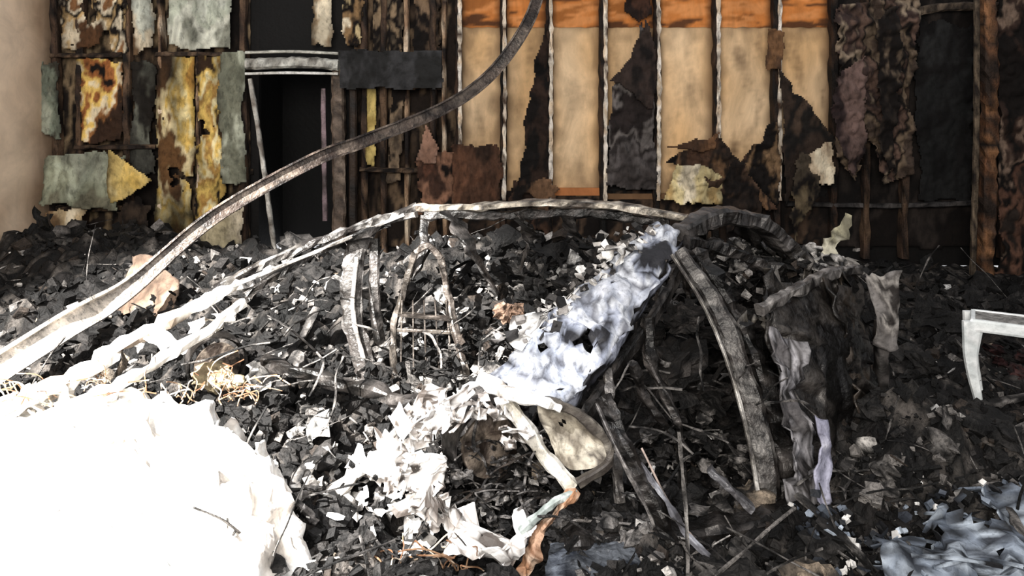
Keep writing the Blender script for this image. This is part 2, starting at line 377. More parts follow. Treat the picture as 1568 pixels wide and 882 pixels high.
S([(1.0,.85),(1.5,.85),(1.5,1.6),(1.45,2.3),(1.36,2.6),(1.25,2.2),(1.04,1.9)],8.25,[C(64,59,58),C(86,81,80),C(50,45,44),C(108,102,99),C(44,38,37)],rag=.03,s=3,amp=.06)
S([(1.02,2.0),(1.25,1.85),(1.5,1.7),(1.5,2.3),(1.38,2.62),(1.22,2.2)],8.19,[C(36,31,29),C(58,48,44),C(28,24,23)],rag=.03,s=3)
S([(1.2,2.75),(1.34,2.58),(1.47,2.7),(1.47,3.2),(1.2,3.2)],8.27,[C(40,30,26),C(70,48,38),C(36,28,25)],rag=.03)
S([(1.55,.75),(2.15,.72),(2.15,.98),(1.95,1.12),(1.7,1.12)],8.08,[CR,C(224,206,156),C(186,158,108)],rag=.03,s=4,amp=.06,soot=.4)
S([(1.6,1.3),(2.15,1.43),(2.1,1.3),(1.95,1.22)],8.12,[C(110,80,58),C(70,52,40)],rag=.03,s=3,amp=.05)
S([(1.6,1.12),(2.15,1.40),(2.75,.66),(2.4,.7),(2.1,.98)],8.15,[C(78,58,46),C(46,37,31),C(110,84,62),BK],rag=.03,s=3,amp=.08)
S([(2.2,.7),(2.35,1.1),(2.7,1.5),(2.78,1.5),(2.78,.7)],8.2,[C(70,52,42),C(40,33,29),C(120,96,72),BK],rag=.05,s=3,amp=.08)
S([(1.95,1.0),(2.3,1.1),(2.5,.9),(2.7,.45),(2.2,.4)],8.1,[C(50,40,34),BK,C(84,66,54)],rag=.06,s=4,amp=.08)
S([(2.8,2.15),(2.95,1.85),(3.1,1.75),(3.4,1.35),(3.1,1.05),(2.85,.7)],8.2,[C(54,44,38),C(30,27,25),C(76,62,52)],rag=.03,s=3)
S([(2.98,.85),(3.3,.95),(3.3,1.35),(3.1,1.2)],8.12,[CR,C(204,184,156),C(120,98,80)],rag=.05,s=4)
S([(3.38,2.75),(4.25,2.85),(4.12,1.8),(4.16,1.0),(3.85,.95),(3.62,1.6),(3.58,.98),(3.36,1.2)],8.15,[C(76,64,56),C(112,96,80),BK,C(100,80,70),C(60,48,45),C(140,124,106),BK],rag=.05,s=2.2,amp=.12)
S([(3.3,2.0),(3.6,2.2),(3.62,1.3),(3.5,1.0),(3.3,1.4)],8.03,[C(76,54,52),C(50,40,40),C(110,90,84)],rag=.05,s=3,amp=.08)
S([(3.7,2.6),(3.95,2.7),(3.9,1.2),(3.8,1.0)],8.0,[C(60,52,46),BK,C(120,104,88)],rag=.06,s=3,amp=.08)
S([(2.62,2.5),(2.8,2.5),(2.82,2.1),(2.68,2.1)],8.15,[C(120,88,62),C(66,50,40)],rag=.03)
S([(2.9,.3),(3.2,1.0),(2.95,1.2),(2.84,.6)],8.1,[C(70,62,52),BK,C(96,84,66)],rag=.07)
S(rect(4.3,.7,4.9,2.6),8.33,[C(24,23,23),C(36,36,36),C(27,25,25),C(46,46,46)],rag=.05,s=1.5,zs=.4)
m.obj('torn_insulation_boards',M_INS,wb,smooth=True,solid=.008)

# door frame
d=empty('door_1'); m=M()
beam(m,[(-2.76,8.2,2.15),(-2.2,8.2,2.17),(-1.8,8.2,2.14)],.12,.24,[C(205,205,198),C(130,128,122),C(190,188,180),C(90,86,80)],12,.08,(0,1,0),5)
beam(m,[(-2.76,8.12,2.05),(-2.3,8.12,2.06),(-1.8,8.12,2.05)],.05,.03,[C(240,240,236),C(200,198,190)],10,.05)
beam(m,[(-2.76,8.12,2.27),(-2.3,8.12,2.28),(-1.8,8.12,2.26)],.05,.03,[C(210,210,200),C(150,148,140)],10,.05)
beam(m,[(-2.74,8.2,2.0),(-2.6,8.15,1.2),(-2.45,8.1,.2)],.045,.05,[C(230,228,220),C(180,176,168),C(120,112,104)],14,.1,(0,1,0))
beam(m,[(-1.98,8.3,.5),(-2.0,8.3,1.9)],.04,.05,[C(150,130,136),C(80,72,72)],12)
beam(m,[(-1.81,8.25,.3),(-1.82,8.25,1.3),(-1.83,8.25,2.1)],.14,.12,[C(120,104,92),C(94,82,72),C(70,60,54),C(150,134,120)],14,.1,(0,1,0))
beam(m,[(-1.66,8.2,.3),(-1.66,8.2,2.0)],.08,.1,[C(60,48,40),C(30,26,24)],12,.1,(0,1,0))
m.obj('frame',M_PALE,d)
m=M(); sheet(m,rect(-1.76,1.9,-.72,2.28),8.05,[C(38,38,40),C(58,58,60),C(30,30,30)],rag=.015,amp=.012,s=3); m.obj('hanging_duct_panel',M_SOOT,wb,solid=.05)
dp=empty('rusty_door_post'); m=M()
beam(m,[(4.70,7.8,0),(4.75,7.8,1.6),(4.72,7.8,3.2)],.13,.16,[C(50,40,34),C(110,76,54),C(74,58,48),C(140,100,70),C(38,32,28)],24,.15,(0,1,0),3)
beam(m,[(4.56,7.76,0),(4.6,7.76,1.6),(4.6,7.76,3.2)],.05,.05,[C(30,24,22),C(110,96,80),C(50,42,36)],20,.1)
m.obj('post',M_WOOD,dp)
m=M(); sheet(m,rect(4.86,0,5.5,3.1),7.85,[C(50,42,38),C(96,70,58),BK,C(130,110,96),C(60,46,40),BK],rag=.04,s=2.4,amp=.06); m.obj('peeling_lining',M_INS,dp,True,.02)

# ------------------------------------------------ garage door track
m=M()
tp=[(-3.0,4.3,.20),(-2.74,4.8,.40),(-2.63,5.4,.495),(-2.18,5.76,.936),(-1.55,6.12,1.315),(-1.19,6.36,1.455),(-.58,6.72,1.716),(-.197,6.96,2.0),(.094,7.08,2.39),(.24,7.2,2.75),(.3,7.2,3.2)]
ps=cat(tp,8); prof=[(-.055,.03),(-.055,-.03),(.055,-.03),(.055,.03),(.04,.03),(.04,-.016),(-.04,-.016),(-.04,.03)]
vs=[];fs=[];vc=[]
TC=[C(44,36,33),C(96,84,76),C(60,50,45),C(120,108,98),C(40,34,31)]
for i,p in enumerate(ps):
    t=(ps[min(i+1,len(ps)-1)]-ps[max(i-1,0)]).normalized(); b=t.cross(Vector((0,1,0))).normalized(); a=b.cross(t).normalized()
    sun_pale=min(1,max(0,(5.6-p.y)/.5)); sc=1+.5*sun_pale  # lower end whitened and widened: sunlight painted into the track colour
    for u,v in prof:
        q=p+b*u*sc-a*v; vs.append(q); vc.append(mix(pal(q,TC,4),C(240,232,222),sun_pale))
for i in range(len(ps)-1):
    for k in range(8): fs.append((i*8+k,i*8+(k+1)%8,(i+1)*8+(k+1)%8,(i+1)*8+k))
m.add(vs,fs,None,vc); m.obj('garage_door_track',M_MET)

# ------------------------------------------------ burned car
car=empty('burned_car')
ST=[C(60,57,55),C(120,116,114),C(84,80,77),C(165,160,156),C(34,31,30)]
DS=[C(20,19,18),C(44,41,39),C(27,25,24),C(84,80,78),C(18,17,16)]
PA=[C(200,204,214),C(164,170,184),C(104,106,114),C(214,218,226),C(154,160,176),C(40,40,44)]
WHT=[C(250,248,244),C(225,222,216),C(245,243,238),C(130,118,106)]
m=M()
beam(m,[(-.55,4.56,1.16),(-.2,4.5,1.175),(.2,4.4,1.21),(.62,4.3,1.20),(.95,4.15,1.16)],.08,.042,[C(196,186,170),C(80,74,68),C(215,205,190),C(60,54,50),C(130,120,110)],10,.2)
beam(m,[(-.5,4.52,1.13),(-.1,4.46,1.13),(.4,4.38,1.16),(.85,4.24,1.12)],.05,.05,DS,10,.3)
beam(m,[(-.55,4.56,1.16),(-.85,4.52,1.07),(-1.25,4.44,.93),(-1.63,4.3,.756)],[.06,.08,.10],.045,[C(60,56,54),C(150,148,146),C(100,96,92),C(44,41,40)],12,.3)
beam(m,[(-.62,4.5,1.13),(-1.0,4.4,.98),(-1.5,4.2,.79)],.02,.02,[C(190,188,186),C(120,116,112)],10,.3)
beam(m,[(-.7,4.5,1.08),(-1.1,4.42,.93),(-1.45,4.25,.74)],.07,.03,DS,10,.5)
m.obj('windscreen_header',M_MET,car)
m=M()
beam(m,[(-1.5,4.3,.78),(-1.8,4.05,.64),(-2.1,3.7,.47),(-2.5,3.3,.30)],[.10,.12,.16],.05,WHT,12,.4)
beam(m,[(-1.42,4.15,.72),(-1.68,3.8,.54),(-1.9,3.4,.44)],[.05,.06,.06],.04,WHT,12,.4)
for k in range(8):
    t=R(); scrap(m,(-1.5-1.0*t,4.2-.8*t+U(-.15,.1),.72-.4*t+U(-.1,.0)),U(.05,.10),WHT)
m.obj('far_fender',M_WHT,car)
m=M()
patch(m,[[(.71,4.02,1.14),(.50,3.76,1.03),(.30,3.52,.94),(.12,3.34,.84),(-.10,3.12,.70)],
         [(.79,3.95,1.15),(.60,3.66,1.02),(.41,3.43,.91),(.22,3.24,.79),(.02,3.04,.68)],
         [(.84,3.90,1.10),(.67,3.61,.95),(.50,3.40,.82),(.32,3.18,.68),(.16,3.02,.59)]],PA,12,10,.022,.48,s=5,fine=1.2,hs=7)
patch(m,[[(.845,3.90,1.10),(.675,3.61,.95),(.505,3.40,.82),(.325,3.18,.68),(.165,3.02,.59)],
         [(.84,3.92,1.04),(.66,3.64,.88),(.48,3.43,.74),(.31,3.2,.60),(.16,3.05,.53)]],[C(110,113,124),C(54,54,60),C(28,27,28),C(140,144,158)],11,8,.015,9,s=5)
m.obj('windscreen_pillar',M_PALE,car,True,.010)
m=M()
patch(m,[[(.58,3.88,1.09),(.38,3.66,1.0),(.16,3.47,.90),(-.02,3.3,.78)],[(.64,3.78,1.10),(.46,3.58,1.02),(.28,3.40,.91),(.10,3.22,.80)]],[C(244,244,242),C(210,206,200),C(90,84,80),C(236,234,230),C(40,37,36)],9,9,.05,.10,9)
for k in range(220):
    t=U(.03,.9); c=Vector((.70,4.0,1.16)).lerp(Vector((-.08,3.15,.74)),t)
    chip(m,c+Vector((U(-.09,.08),U(-.06,.05),U(-.03,.03))),U(.010,.036),random.choice(('plate','chunk')),random.choice((WH,LA,DG,CH,GR)))
m.obj('ash_flakes',M_PALE,car)
m=M()
beam(m,[(.90,3.90,1.07),(.68,3.6,.84),(.47,3.38,.66),(.27,3.1,.52)],.04,.06,DS,10)
BP=[C(42,39,37),C(112,109,106),C(60,56,54),C(27,25,24)]
beam(m,[(.80,3.75,1.07),(.93,3.62,.86),(1.02,3.5,.61),(1.07,3.36,.316),(1.08,3.24,-.02)],[.06,.09,.10,.10],.05,BP,12,.12,(0,1,0))
beam(m,[(.755,3.70,1.06),(.875,3.57,.85),(.96,3.45,.6),(1.01,3.32,.316),(1.03,3.20,0)],.016,.016,[C(200,196,190),C(130,126,120),C(70,66,64)],12,.12)
beam(m,[(.87,3.8,1.05),(1.02,3.66,.8),(1.12,3.54,.55),(1.17,3.4,.25),(1.18,3.3,.0)],[.07,.09,.09],.1,DS,10,.3)
beam(m,[(.84,3.92,1.12),(1.05,4.08,1.18),(1.3,4.18,1.14),(1.5,4.28,.98),(1.65,4.33,.84)],[.12,.15,.15,.10],.09,[C(26,24,23),C(60,57,55),C(34,31,30),C(104,100,98)],12,.15)
beam(m,[(.86,3.85,1.09),(1.0,3.95,1.06),(1.2,4.0,.98),(1.4,4.05,.9)],.05,.06,DS,10,.3)
beam(m,[(1.10,3.48,.86),(1.32,3.66,.9),(1.6,3.94,.92),(1.86,4.2,.88)],.05,.05,ST,10,.25)
beam(m,[(1.16,3.28,.12),(1.45,3.5,.10),(1.72,3.8,.1),(1.9,4.12,.1)],.06,.07,DS,10,.25)
beam(m,[(.36,3.1,.62),(.44,3.0,.45),(.54,2.95,.25),(.66,2.9,-.02)],.055,.06,DS,10,.3)
beam(m,[(.33,3.08,.60),(.41,2.98,.44),(.51,2.93,.25),(.62,2.88,-.02)],.015,.015,ST,10,.3)
beam(m,[(.50,3.25,.70),(.58,3.3,.5),(.75,3.35,.3)],.04,.03,DS,8,.3)
beam(m,[(.41,3.3,.66),(.40,3.2,.5),(.43,3.1,.2)],.04,.04,ST,8,.3)
beam(m,[(.60,3.5,.82),(.62,3.45,.6),(.72,3.4,.4),(.74,3.4,.1)],.05,.04,DS,8,.3)
beam(m,[(.56,3.5,.75),(.66,3.6,.6),(.8,3.7,.52)],.03,.03,ST,8,.3)
beam(m,[(.2,2.97,.10),(.6,3.05,.08),(1.08,3.2,.08),(1.5,3.6,.10)],.12,.1,DS,10,.3)
beam(m,[(-1.2,4.6,.15),(-.4,4.9,.15),(.6,5.1,.15)],.1,.1,DS,10,.2)
beam(m,[(.78,3.1,.33),(.86,3.08,.26),(.94,3.05,.2)],.05,.03,[C(130,130,134),C(84,82,84)],6,.3)
beam(m,[(-1.3,4.1,.42),(-.7,3.8,.38),(-.1,3.3,.42)],.06,.06,DS,10,.4)
beam(m,[(-.35,4.5,1.15),(-.22,4.35,.95),(-.08,4.3,.72)],[.12,.09,.04],.02,DS,8,.3)
beam(m,[(-.5,4.52,1.12),(-.5,4.4,.95),(-.56,4.3,.8)],.06,.03,DS,8,.3)
beam(m,[(.0,4.45,1.15),(.1,4.5,1.02),(.05,4.5,.8)],[.16,.12,.06],.02,DS,8,.4)
beam(m,[(.3,4.42,1.16),(.38,4.5,1.0),(.6,4.6,.9)],[.1,.07,.03],.02,DS,8,.4)
m.obj('door_frames',M_MET,car)
m=M()
beam(m,[(-.82,4.6,1.04),(-.90,4.5,.90),(-.91,4.45,.6),(-.84,4.4,.35),(-.76,4.35,.08)],[.07,.12,.13,.12,.09],.05,[C(50,47,45),C(104,101,99),C(70,66,64),C(38,35,34)],12,.1,(0,1,0),4)
beam(m,[(-.88,4.44,.9),(-.89,4.39,.6),(-.82,4.34,.35)],.025,.02,[C(190,186,182),C(130,126,122)],10,.1,(0,1,0))  # pale strip painted as the highlight along the pillar
beam(m,[(-.80,4.56,.98),(-.78,4.46,.6),(-.70,4.4,.2)],.06,.05,DS,10,.2)
beam(m,[(-.82,4.62,1.04),(-.7,4.55,1.09),(-.55,4.5,1.13)],.05,.04,ST,8)
m.obj('far_door_pillar',M_MET,car)
m=M()
SF=[C(60,54,50),C(120,112,106),C(40,36,33),C(90,84,78)]
def seat(ox,oy,s=1.0):
    f=lambda x,y,z:(ox+x*s,oy+y,z*s)
    beam(m,[f(-.53,4.3,.95),f(-.60,4.3,.72),f(-.645,4.25,.5),f(-.62,4.2,.18)],.04,.035,SF,8,.2)
    beam(m,[f(-.39,4.3,.92),f(-.35,4.3,.72),f(-.31,4.25,.55),f(-.23,4.15,.28)],.04,.035,SF,8,.2)
    beam(m,[f(-.53,4.3,.95),f(-.46,4.3,.99),f(-.39,4.3,.92)],.03,.03,SF,6,.2)
    beam(m,[f(-.62,4.28,.62),f(-.33,4.26,.60)],.05,.02,SF,6); beam(m,[f(-.63,4.26,.54),f(-.32,4.24,.53)],.02,.02,SF,6)
    beam(m,[f(-.62,4.2,.2),f(-.5,3.95,.2),f(-.3,4.0,.2),f(-.23,4.15,.25)],.03,.03,SF,6)
    for k in range(5): beam(m,[f(-.6+.06*k,4.27,.7),f(-.6+.07*k,4.22,.3)],.008,.008,SF,5)
seat(0,0); seat(.75,-.35,.8); seat(1.35,.35,.85)
m.obj('seat_frames',M_MET,car)
m=M()
beam(m,[(-.12,3.1,.70),(-.03,3.0,.675),(.10,2.96,.66),(.18,2.98,.62)],.05,.04,WHT,8,.25)
beam(m,[(-.04,3.0,.66),(.05,2.99,.55),(.115,2.98,.45),(.23,2.96,.33)],[.04,.06,.05],.05,[C(235,232,224),C(205,200,190),C(170,164,150)],8,.12)
beam(m,[(.12,2.99,.645),(.24,3.0,.60),(.33,3.0,.52),(.37,3.0,.46),(.36,2.98,.40),(.25,2.96,.34)],.03,.035,[C(130,124,114),C(80,75,69),C(56,51,47)],8,.2)
patch(m,[[(.10,3.02,.62),(.12,3.01,.53),(.17,3.0,.43)],[(.2,3.03,.61),(.24,3.04,.50),(.24,3.02,.38)],[(.26,3.02,.59),(.36,3.02,.49),(.36,3.0,.40)]],[C(160,152,136),C(120,112,100),C(186,178,162),C(84,78,72)],8,8,.010,.6,s=6)
m.obj('hinge_pillar',M_PALE,car,False,0)
m=M()
beam(m,[(.24,2.94,.33),(.18,2.9,.28),(.10,2.88,.2),(.06,2.86,.12),(.03,2.84,0)],[.04,.05,.06,.07],.03,[C(150,112,86),C(200,174,152),C(116,86,66),C(176,142,118)],10,.5)
beam(m,[(.24,2.93,.33),(.14,2.88,.3),(.03,2.85,.22)],.025,.025,[C(180,188,184),C(130,138,134)],8,.3)
m.obj('copper_bracket',M_PALE,car)
# near fender
m=M()
FW=[C(250,248,246),C(225,222,220),C(250,250,250),C(170,162,156),C(245,243,240),C(70,64,60)]
fk=dict(amp=.055,hole=.30,s=6,hs=8,fine=1.1)
patch(m,[[(-.10,3.12,.70),(-.22,3.10,.66),(-.36,3.12,.63)],[(-.16,3.05,.62),(-.28,3.04,.60),(-.42,3.05,.56)],[(-.2,3.0,.54),(-.33,3.0,.5),(-.43,3.0,.45)]],FW,9,9,**fk)
patch(m,[[(-.43,3.05,.50),(-.36,3.02,.38),(-.26,2.98,.26),(-.08,2.94,.2),(.05,2.92,.2)],[(-.36,2.97,.46),(-.28,2.95,.35),(-.2,2.92,.27),(-.06,2.9,.25),(.04,2.9,.25)],[(-.38,2.93,.33),(-.32,2.92,.24),(-.2,2.9,.14),(-.05,2.88,.12),(.03,2.88,.13)]],FW,9,9,**fk)
patch(m,[[(-.6,3.3,.42),(-.5,3.15,.38),(-.44,3.05,.45)],[(-.62,3.2,.28),(-.5,3.1,.26),(-.42,3.0,.33)]],FW,9,9,**fk)
for k in range(90):
    t=U(-2.8,1.3); r_=U(.15,.27)
    scrap(m,(-.12-.05+r_*1.15*math.sin(t)*1.0,2.98+U(-.05,.05),.42+r_*math.cos(t)),U(.02,.045),[FW[0],FW[1],FW[3],FW[5]])
m.obj('near_fender',M_WHT,car,False,.006)
def disc(m,c,ax,r0,r1,w,col,n=36):
    ax=Vector(ax).normalized(); a=ax.cross(Vector((0,0,1))).normalized(); b=ax.cross(a)
    vs=[];c=Vector(c)
    for k in range(n):
        t=2*math.pi*k/n; dr=a*math.cos(t)+b*math.sin(t)
        for r,o in ((r0,-w/2),(r1,-w/2),(r1,w/2),(r0,w/2)): vs.append(c+dr*r+ax*o)
    fs=[(k*4+i,k*4+(i+1)%4,((k+1)%n)*4+(i+1)%4,((k+1)%n)*4+i) for k in range(n) for i in range(4)]
    m.add(vs,fs,None,[pal(v,col,9) for v in vs])
RU=[C(112,100,90),C(80,71,65),C(140,128,116),C(50,43,39)]
def wheel(m,c,ax=(.5,-.86,0),s=1):
    disc(m,c,ax,.155*s,.165*s,.12,DS); disc(m,c,ax,.14*s,.16*s,.02,DS)
    c2=Vector(c)+Vector(ax)*.05
    disc(m,c2,ax,.05*s,.125*s,.025,RU); disc(m,c2+Vector(ax)*.03,ax,0.001,.06*s,.05,RU,18)
    for k in range(5): 
        t=k*1.2566; d=Vector((.6*math.cos(t),.8*math.cos(t),math.sin(t)))*.035
        disc(m,c2+Vector(ax)*.06+d,ax,0.0005,.008,.02,DS,8)
m=M(); wheel(m,(-.11,3.16,.42)); wheel(m,(1.5,4.1,.3)); wheel(m,(-1.7,4.5,.28)); m.obj('wheels',M_MET,car)
# engine & cabin wreckage
m=M()
for k in range(620):
    p=Vector((random.gauss(-.1,.25),random.gauss(3.3,.16),U(.02,.44)))
    if p.y<3.08:p.y=3.12
    chip(m,p,U(.012,.045),kind(),rcol(1.2))
for k in range(70):
    t=R(); wirebit(m,(U(-.3,.15),U(2.98,3.1),U(.15,.5)),U(.08,.2),U(.006,.014),[DG,GR,CH,BR])
for k in range(40):
    lump(m,(U(-.25,.3),U(3.0,3.1),U(.05,.38)),U(.015,.035),[rcol(1.8),DG,CH,GR])
for k in range(700):
    p=Vector((U(.3,1.0),0,U(.02,.25))); p.y=3.35+.3*(p.x-.3)+U(0,.5)
    chip(m,p,U(.010,.045),kind(),rcol(.9))
for k in range(26):
    p=Vector((U(.3,1.0),0,U(.05,.5))); p.y=3.4+.3*(p.x-.3)+U(0,.4)
    scrap(m,p,U(.05,.12),[CH,DG,C(20,18,17),C(60,57,55)])
MS=[C(16,15,15),C(36,34,33),C(20,18,18),C(66,62,60),C(18,16,16)]
for (x,y,z,s_) in [(.75,3.75,.5,.15),(.85,3.85,.72,.10),(.6,3.7,.32,.16),(.95,3.9,.3,.18),(.42,3.5,.3,.13),(.62,3.95,.6,.15),(.3,3.9,.35,.18),(-.05,3.8,.3,.16),(1.2,4.0,.6,.2),(1.45,4.1,.6,.2),(1.3,3.9,.3,.22)]:
    lump(m,(x,y,z),s_,MS,20,14)
for k in range(45):
    lump(m,(U(.35,1.05),U(3.4,3.8),U(.05,.35)),U(.02,.05),[rcol(1.5),DG,CH,GR])
for k in range(600):
    p=Vector((random.gauss(1.4,.2),random.gauss(4.4,.15),U(.6,.95))); chip(m,p,U(.010,.04),kind(),rcol(2.0))
for k in range(20):
    scrap(m,(random.gauss(1.4,.18),random.gauss(4.35,.15),U(.5,.95)),U(.05,.12))
for k in range(40):
    lump(m,(random.gauss(1.4,.2),random.gauss(4.35,.15),U(.75,.98)),U(.025,.06),[rcol(1.8),LA,DG,CH])
for k in range(1200):
    p=Vector((random.gauss(-.0,.5),random.gauss(4.45,.3),0)); p.z=H(p.x,p.y)+U(0,.2); chip(m,p,U(.010,.045),kind(),rcol(1.5))
for k in range(50):
    p=Vector((random.gauss(.1,.6),random.gauss(4.8,.3),0)); p.z=H(p.x,p.y)+U(0,.3); scrap(m,p,U(.05,.15))
for k in range(110):
    p=Vector((random.gauss(.1,.6),random.gauss(4.6,.3),0)); p.z=H(p.x,p.y)+U(0,.25); lump(m,p,U(.03,.09),[rcol(1.8),DG,CH,rcol(1.6)])
for k in range(30):
    p=Vector((U(-1.5,-.3),U(3.6,4.4),0)); p.z=H(p.x,p.y)+U(0,.2); scrap(m,p,U(.04,.12))
for k in range(60):
    wirebit(m,(U(-1.3,1.3),U(3.5,4.9),U(.2,.6)),U(.2,.5),U(.006,.016),[DG,GR,CH])
for k in range(26):
    wirebit(m,(U(.35,1.1),U(3.2,3.6),U(.1,.6)),U(.15,.4),U(.006,.014),[DG,GR,CH])
scr=[C(150,122,104),C(116,94,80),C(168,140,122)]
for k in range(4):
    lump(m,(.0+U(-.08,.08),4.1+U(-.04,.04),.66+U(-.02,.03)),U(.04,.065),scr)
m.obj('interior_wreckage',M_RUB,car)
m=M()
DK2=[C(24,22,21),C(46,43,41),C(32,29,27),C(72,68,65),C(22,20,19)]
patch(m,[[(1.14,3.58,.87),(1.35,3.73,.89),(1.62,3.98,.90),(1.85,4.23,.85)],[(1.22,3.43,.5),(1.44,3.58,.52),(1.70,3.83,.55),(1.87,4.18,.5)],[(1.22,3.3,.03),(1.45,3.5,.0),(1.70,3.8,.0),(1.88,4.15,.0)]],DK2,12,16,.032,9,fine=.6,s=3)
patch(m,[[(1.5,3.78,.93),(1.62,3.93,.9),(1.75,4.13,.9)],[(1.58,3.74,.6),(1.70,3.86,.6),(1.82,4.06,.6)],[(1.62,3.66,.3),(1.74,3.81,.3),(1.84,4.01,.3)],[(1.64,3.61,.0),(1.77,3.76,-.02),(1.88,3.96,.0)]],[C(56,50,45),C(32,29,27),C(84,75,67),C(25,23,22)],9,9,.04,.5,s=4)
patch(m,[[(.9,3.95,1.12),(1.2,4.2,1.14),(1.5,4.3,.98),(1.75,4.35,.86)],[(1.0,4.3,1.05),(1.2,4.5,1.05),(1.5,4.6,.92),(1.75,4.65,.8)]],DS,9,10,.05,.05)
patch(m,[[(1.0,3.62,.82),(1.2,3.75,.9),(1.4,3.95,.95),(1.6,4.15,.92)],[(1.08,3.52,.6),(1.24,3.66,.65),(1.44,3.86,.7),(1.64,4.06,.7)]],[C(40,37,35),C(84,80,76),C(30,27,26),C(130,124,116)],9,9,.05,.12)
m.obj('rear_door_skin',M_MET,car,True,.01)
m=M()
GP=[C(130,128,130),C(60,57,57),C(160,158,162),C(40,38,38),C(96,93,94)]
patch(m,[[(1.12,3.42,.78),(1.22,3.45,.74),(1.28,3.48,.68)],[(1.14,3.34,.55),(1.20,3.36,.5),(1.26,3.40,.45)],[(1.16,3.27,.3),(1.22,3.29,.28),(1.30,3.33,.25)],[(1.15,3.22,.1),(1.20,3.24,.08),(1.26,3.27,.1)]],GP,9,9,.035,.45)
patch(m,[[(1.27,3.28,.46),(1.32,3.32,.44)],[(1.26,3.24,.28),(1.34,3.28,.26)],[(1.25,3.2,.1),(1.29,3.24,.05)]],[C(180,180,200),C(140,140,158),C(200,200,214)],8,8,.02,9)
m.obj('crumpled_door_panel',M_PALE,car,True,.008)
m=M()
patch(m,[[(1.84,4.2,.88),(1.95,4.15,.85),(2.06,4.15,.88)],[(1.91,4.15,.70),(1.98,4.13,.68),(2.05,4.15,.7)],[(1.93,4.15,.5),(1.98,4.13,.46),(2.03,4.15,.47)]],[C(120,116,114),C(84,80,78),C(150,145,140),C(50,46,44)],8,8,.015,9)
patch(m,[[(1.6,4.3,.92),(1.72,4.25,.93),(1.85,4.2,.9)],[(1.62,4.2,.86),(1.74,4.15,.82),(1.88,4.12,.82)]],[C(190,186,180),C(90,86,84),C(150,146,140)],7,6,.04,.1)
beam(m,[(1.98,4.2,.6),(1.98,4.2,.3),(1.98,4.2,0)],.06,.06,DS,8)
m.obj('tail_bracket',M_PALE,car,True,.01)
m=M()
beam(m,[(.49,3.0,.40),(.58,2.95,.28),(.66,2.9,.17),(.8,2.85,.05)],[.015,.03,.02],.015,[C(190,192,200),C(110,110,116),C(60,58,60)],8,.5)
beam(m,[(.5,3.02,.45),(.62,3.0,.22),(.8,2.92,.0)],.008,.008,[C(200,180,170),C(140,130,124)],8)
m.obj('door_trim_strips',M_PALE,car)
m=M()
HW=[C(250,248,245),C(235,232,226),C(250,250,248),C(215,208,200)]
patch(m,[[(-2.5,3.3,.32),(-1.95,3.6,.42),(-1.62,3.55,.48),(-1.2,3.3,.40),(-.98,3.15,.32)],
         [(-2.4,2.9,.40),(-1.8,3.1,.50),(-1.4,3.1,.50),(-1.05,3.05,.42),(-.82,2.98,.24)],
         [(-2.3,2.4,.34),(-1.7,2.6,.48),(-1.2,2.7,.44),(-.9,2.8,.34),(-.72,2.8,.12)],
         [(-2.2,1.9,.05),(-1.6,2.0,.2),(-1.1,2.2,.2),(-.8,2.4,.12),(-.68,2.6,.02)]],HW,14,16,.035,9,3,fine=1)
for k in range(50):
    t=R(); scrap(m,(-2.4+1.5*t+U(-.1,.1),3.55-.5*t*t+U(-.1,.15),.38-.12*t+U(-.1,.05)),U(.05,.12),HW)
m.obj('crumpled_hood',M_WHT,car,True,.008)
m=M()
for k in range(90):
    if k<40: a=Vector((U(-1.75,-1.15),U(3.5,3.9),.42))
    elif k<70: a=Vector((U(-2.45,-1.9),U(3.5,3.8),.42))
    else: a=Vector((U(-.5,-.1),2.9,.05))
    q=[a]; dv=Vector((U(-.5,.5),U(-.4,.2),U(.2,1))) 
    for i in range(4):
        q.append(q[-1]+dv*.055); dv+=Vector((U(-.7,.7),U(-.5,.5),U(-.6,.15)))
    beam(m,q,.005,.005,[C(225,210,190),C(150,120,95),C(110,80,60)],4,0,sides=4)
m.obj('tyre_wires',M_PALE,car)
m=M()
lump(m,(-1.55,4.05,.36),.10,[C(170,152,120),C(120,106,86),C(200,184,150)])
lump(m,(-1.42,3.98,.36),.07,[C(170,152,120),C(120,106,86),C(200,184,150)])
m.obj('melted_foam_block',M_INS,car,True)

# ------------------------------------------------ loose items (resting on the rubble)
def Hz(x,y,z=0): return H(x,y)+z
deb=empty('fallen_debris')
m=M()
BL=[C(136,146,160),C(60,64,72),C(168,178,190),C(36,39,44),C(96,104,116),C(30,30,32)]
patch(m,[[(1.35,2.95,Hz(1.35,2.95,.05)),(1.9,3.1,Hz(1.9,3.1,.07)),(2.5,3.2,Hz(2.5,3.2,.05))],[(1.3,2.7,Hz(1.3,2.7,.06)),(1.9,2.8,Hz(1.9,2.8,.07)),(2.4,2.9,Hz(2.4,2.9,.06))],[(1.2,2.4,.06),(1.8,2.5,.09),(2.4,2.5,.08)]],BL,16,16,.03,.15,9)
for k in range(45):
    x=U(1.2,2.3);y=U(2.6,3.1); a=Vector((x,y,Hz(x,y,.05))); L=U(.15,.45)
    beam(m,[a,a+Vector((L*.5,-.05*L+U(-.05,.05),.015)),a+Vector((L,-.1*L+U(-.08,.08),-.01))],U(.006,.014),.006,BL,5,.2,sides=4)
for k in range(300):
    x=U(1.1,2.4);y=U(2.6,3.2); chip(m,(x,y,Hz(x,y,.06)),U(.008,.03),kind(),random.choice(BL+[WH,CH]))
m.obj('melted_plastic_sheet',M_PALE,deb,False,.006)
m=M()
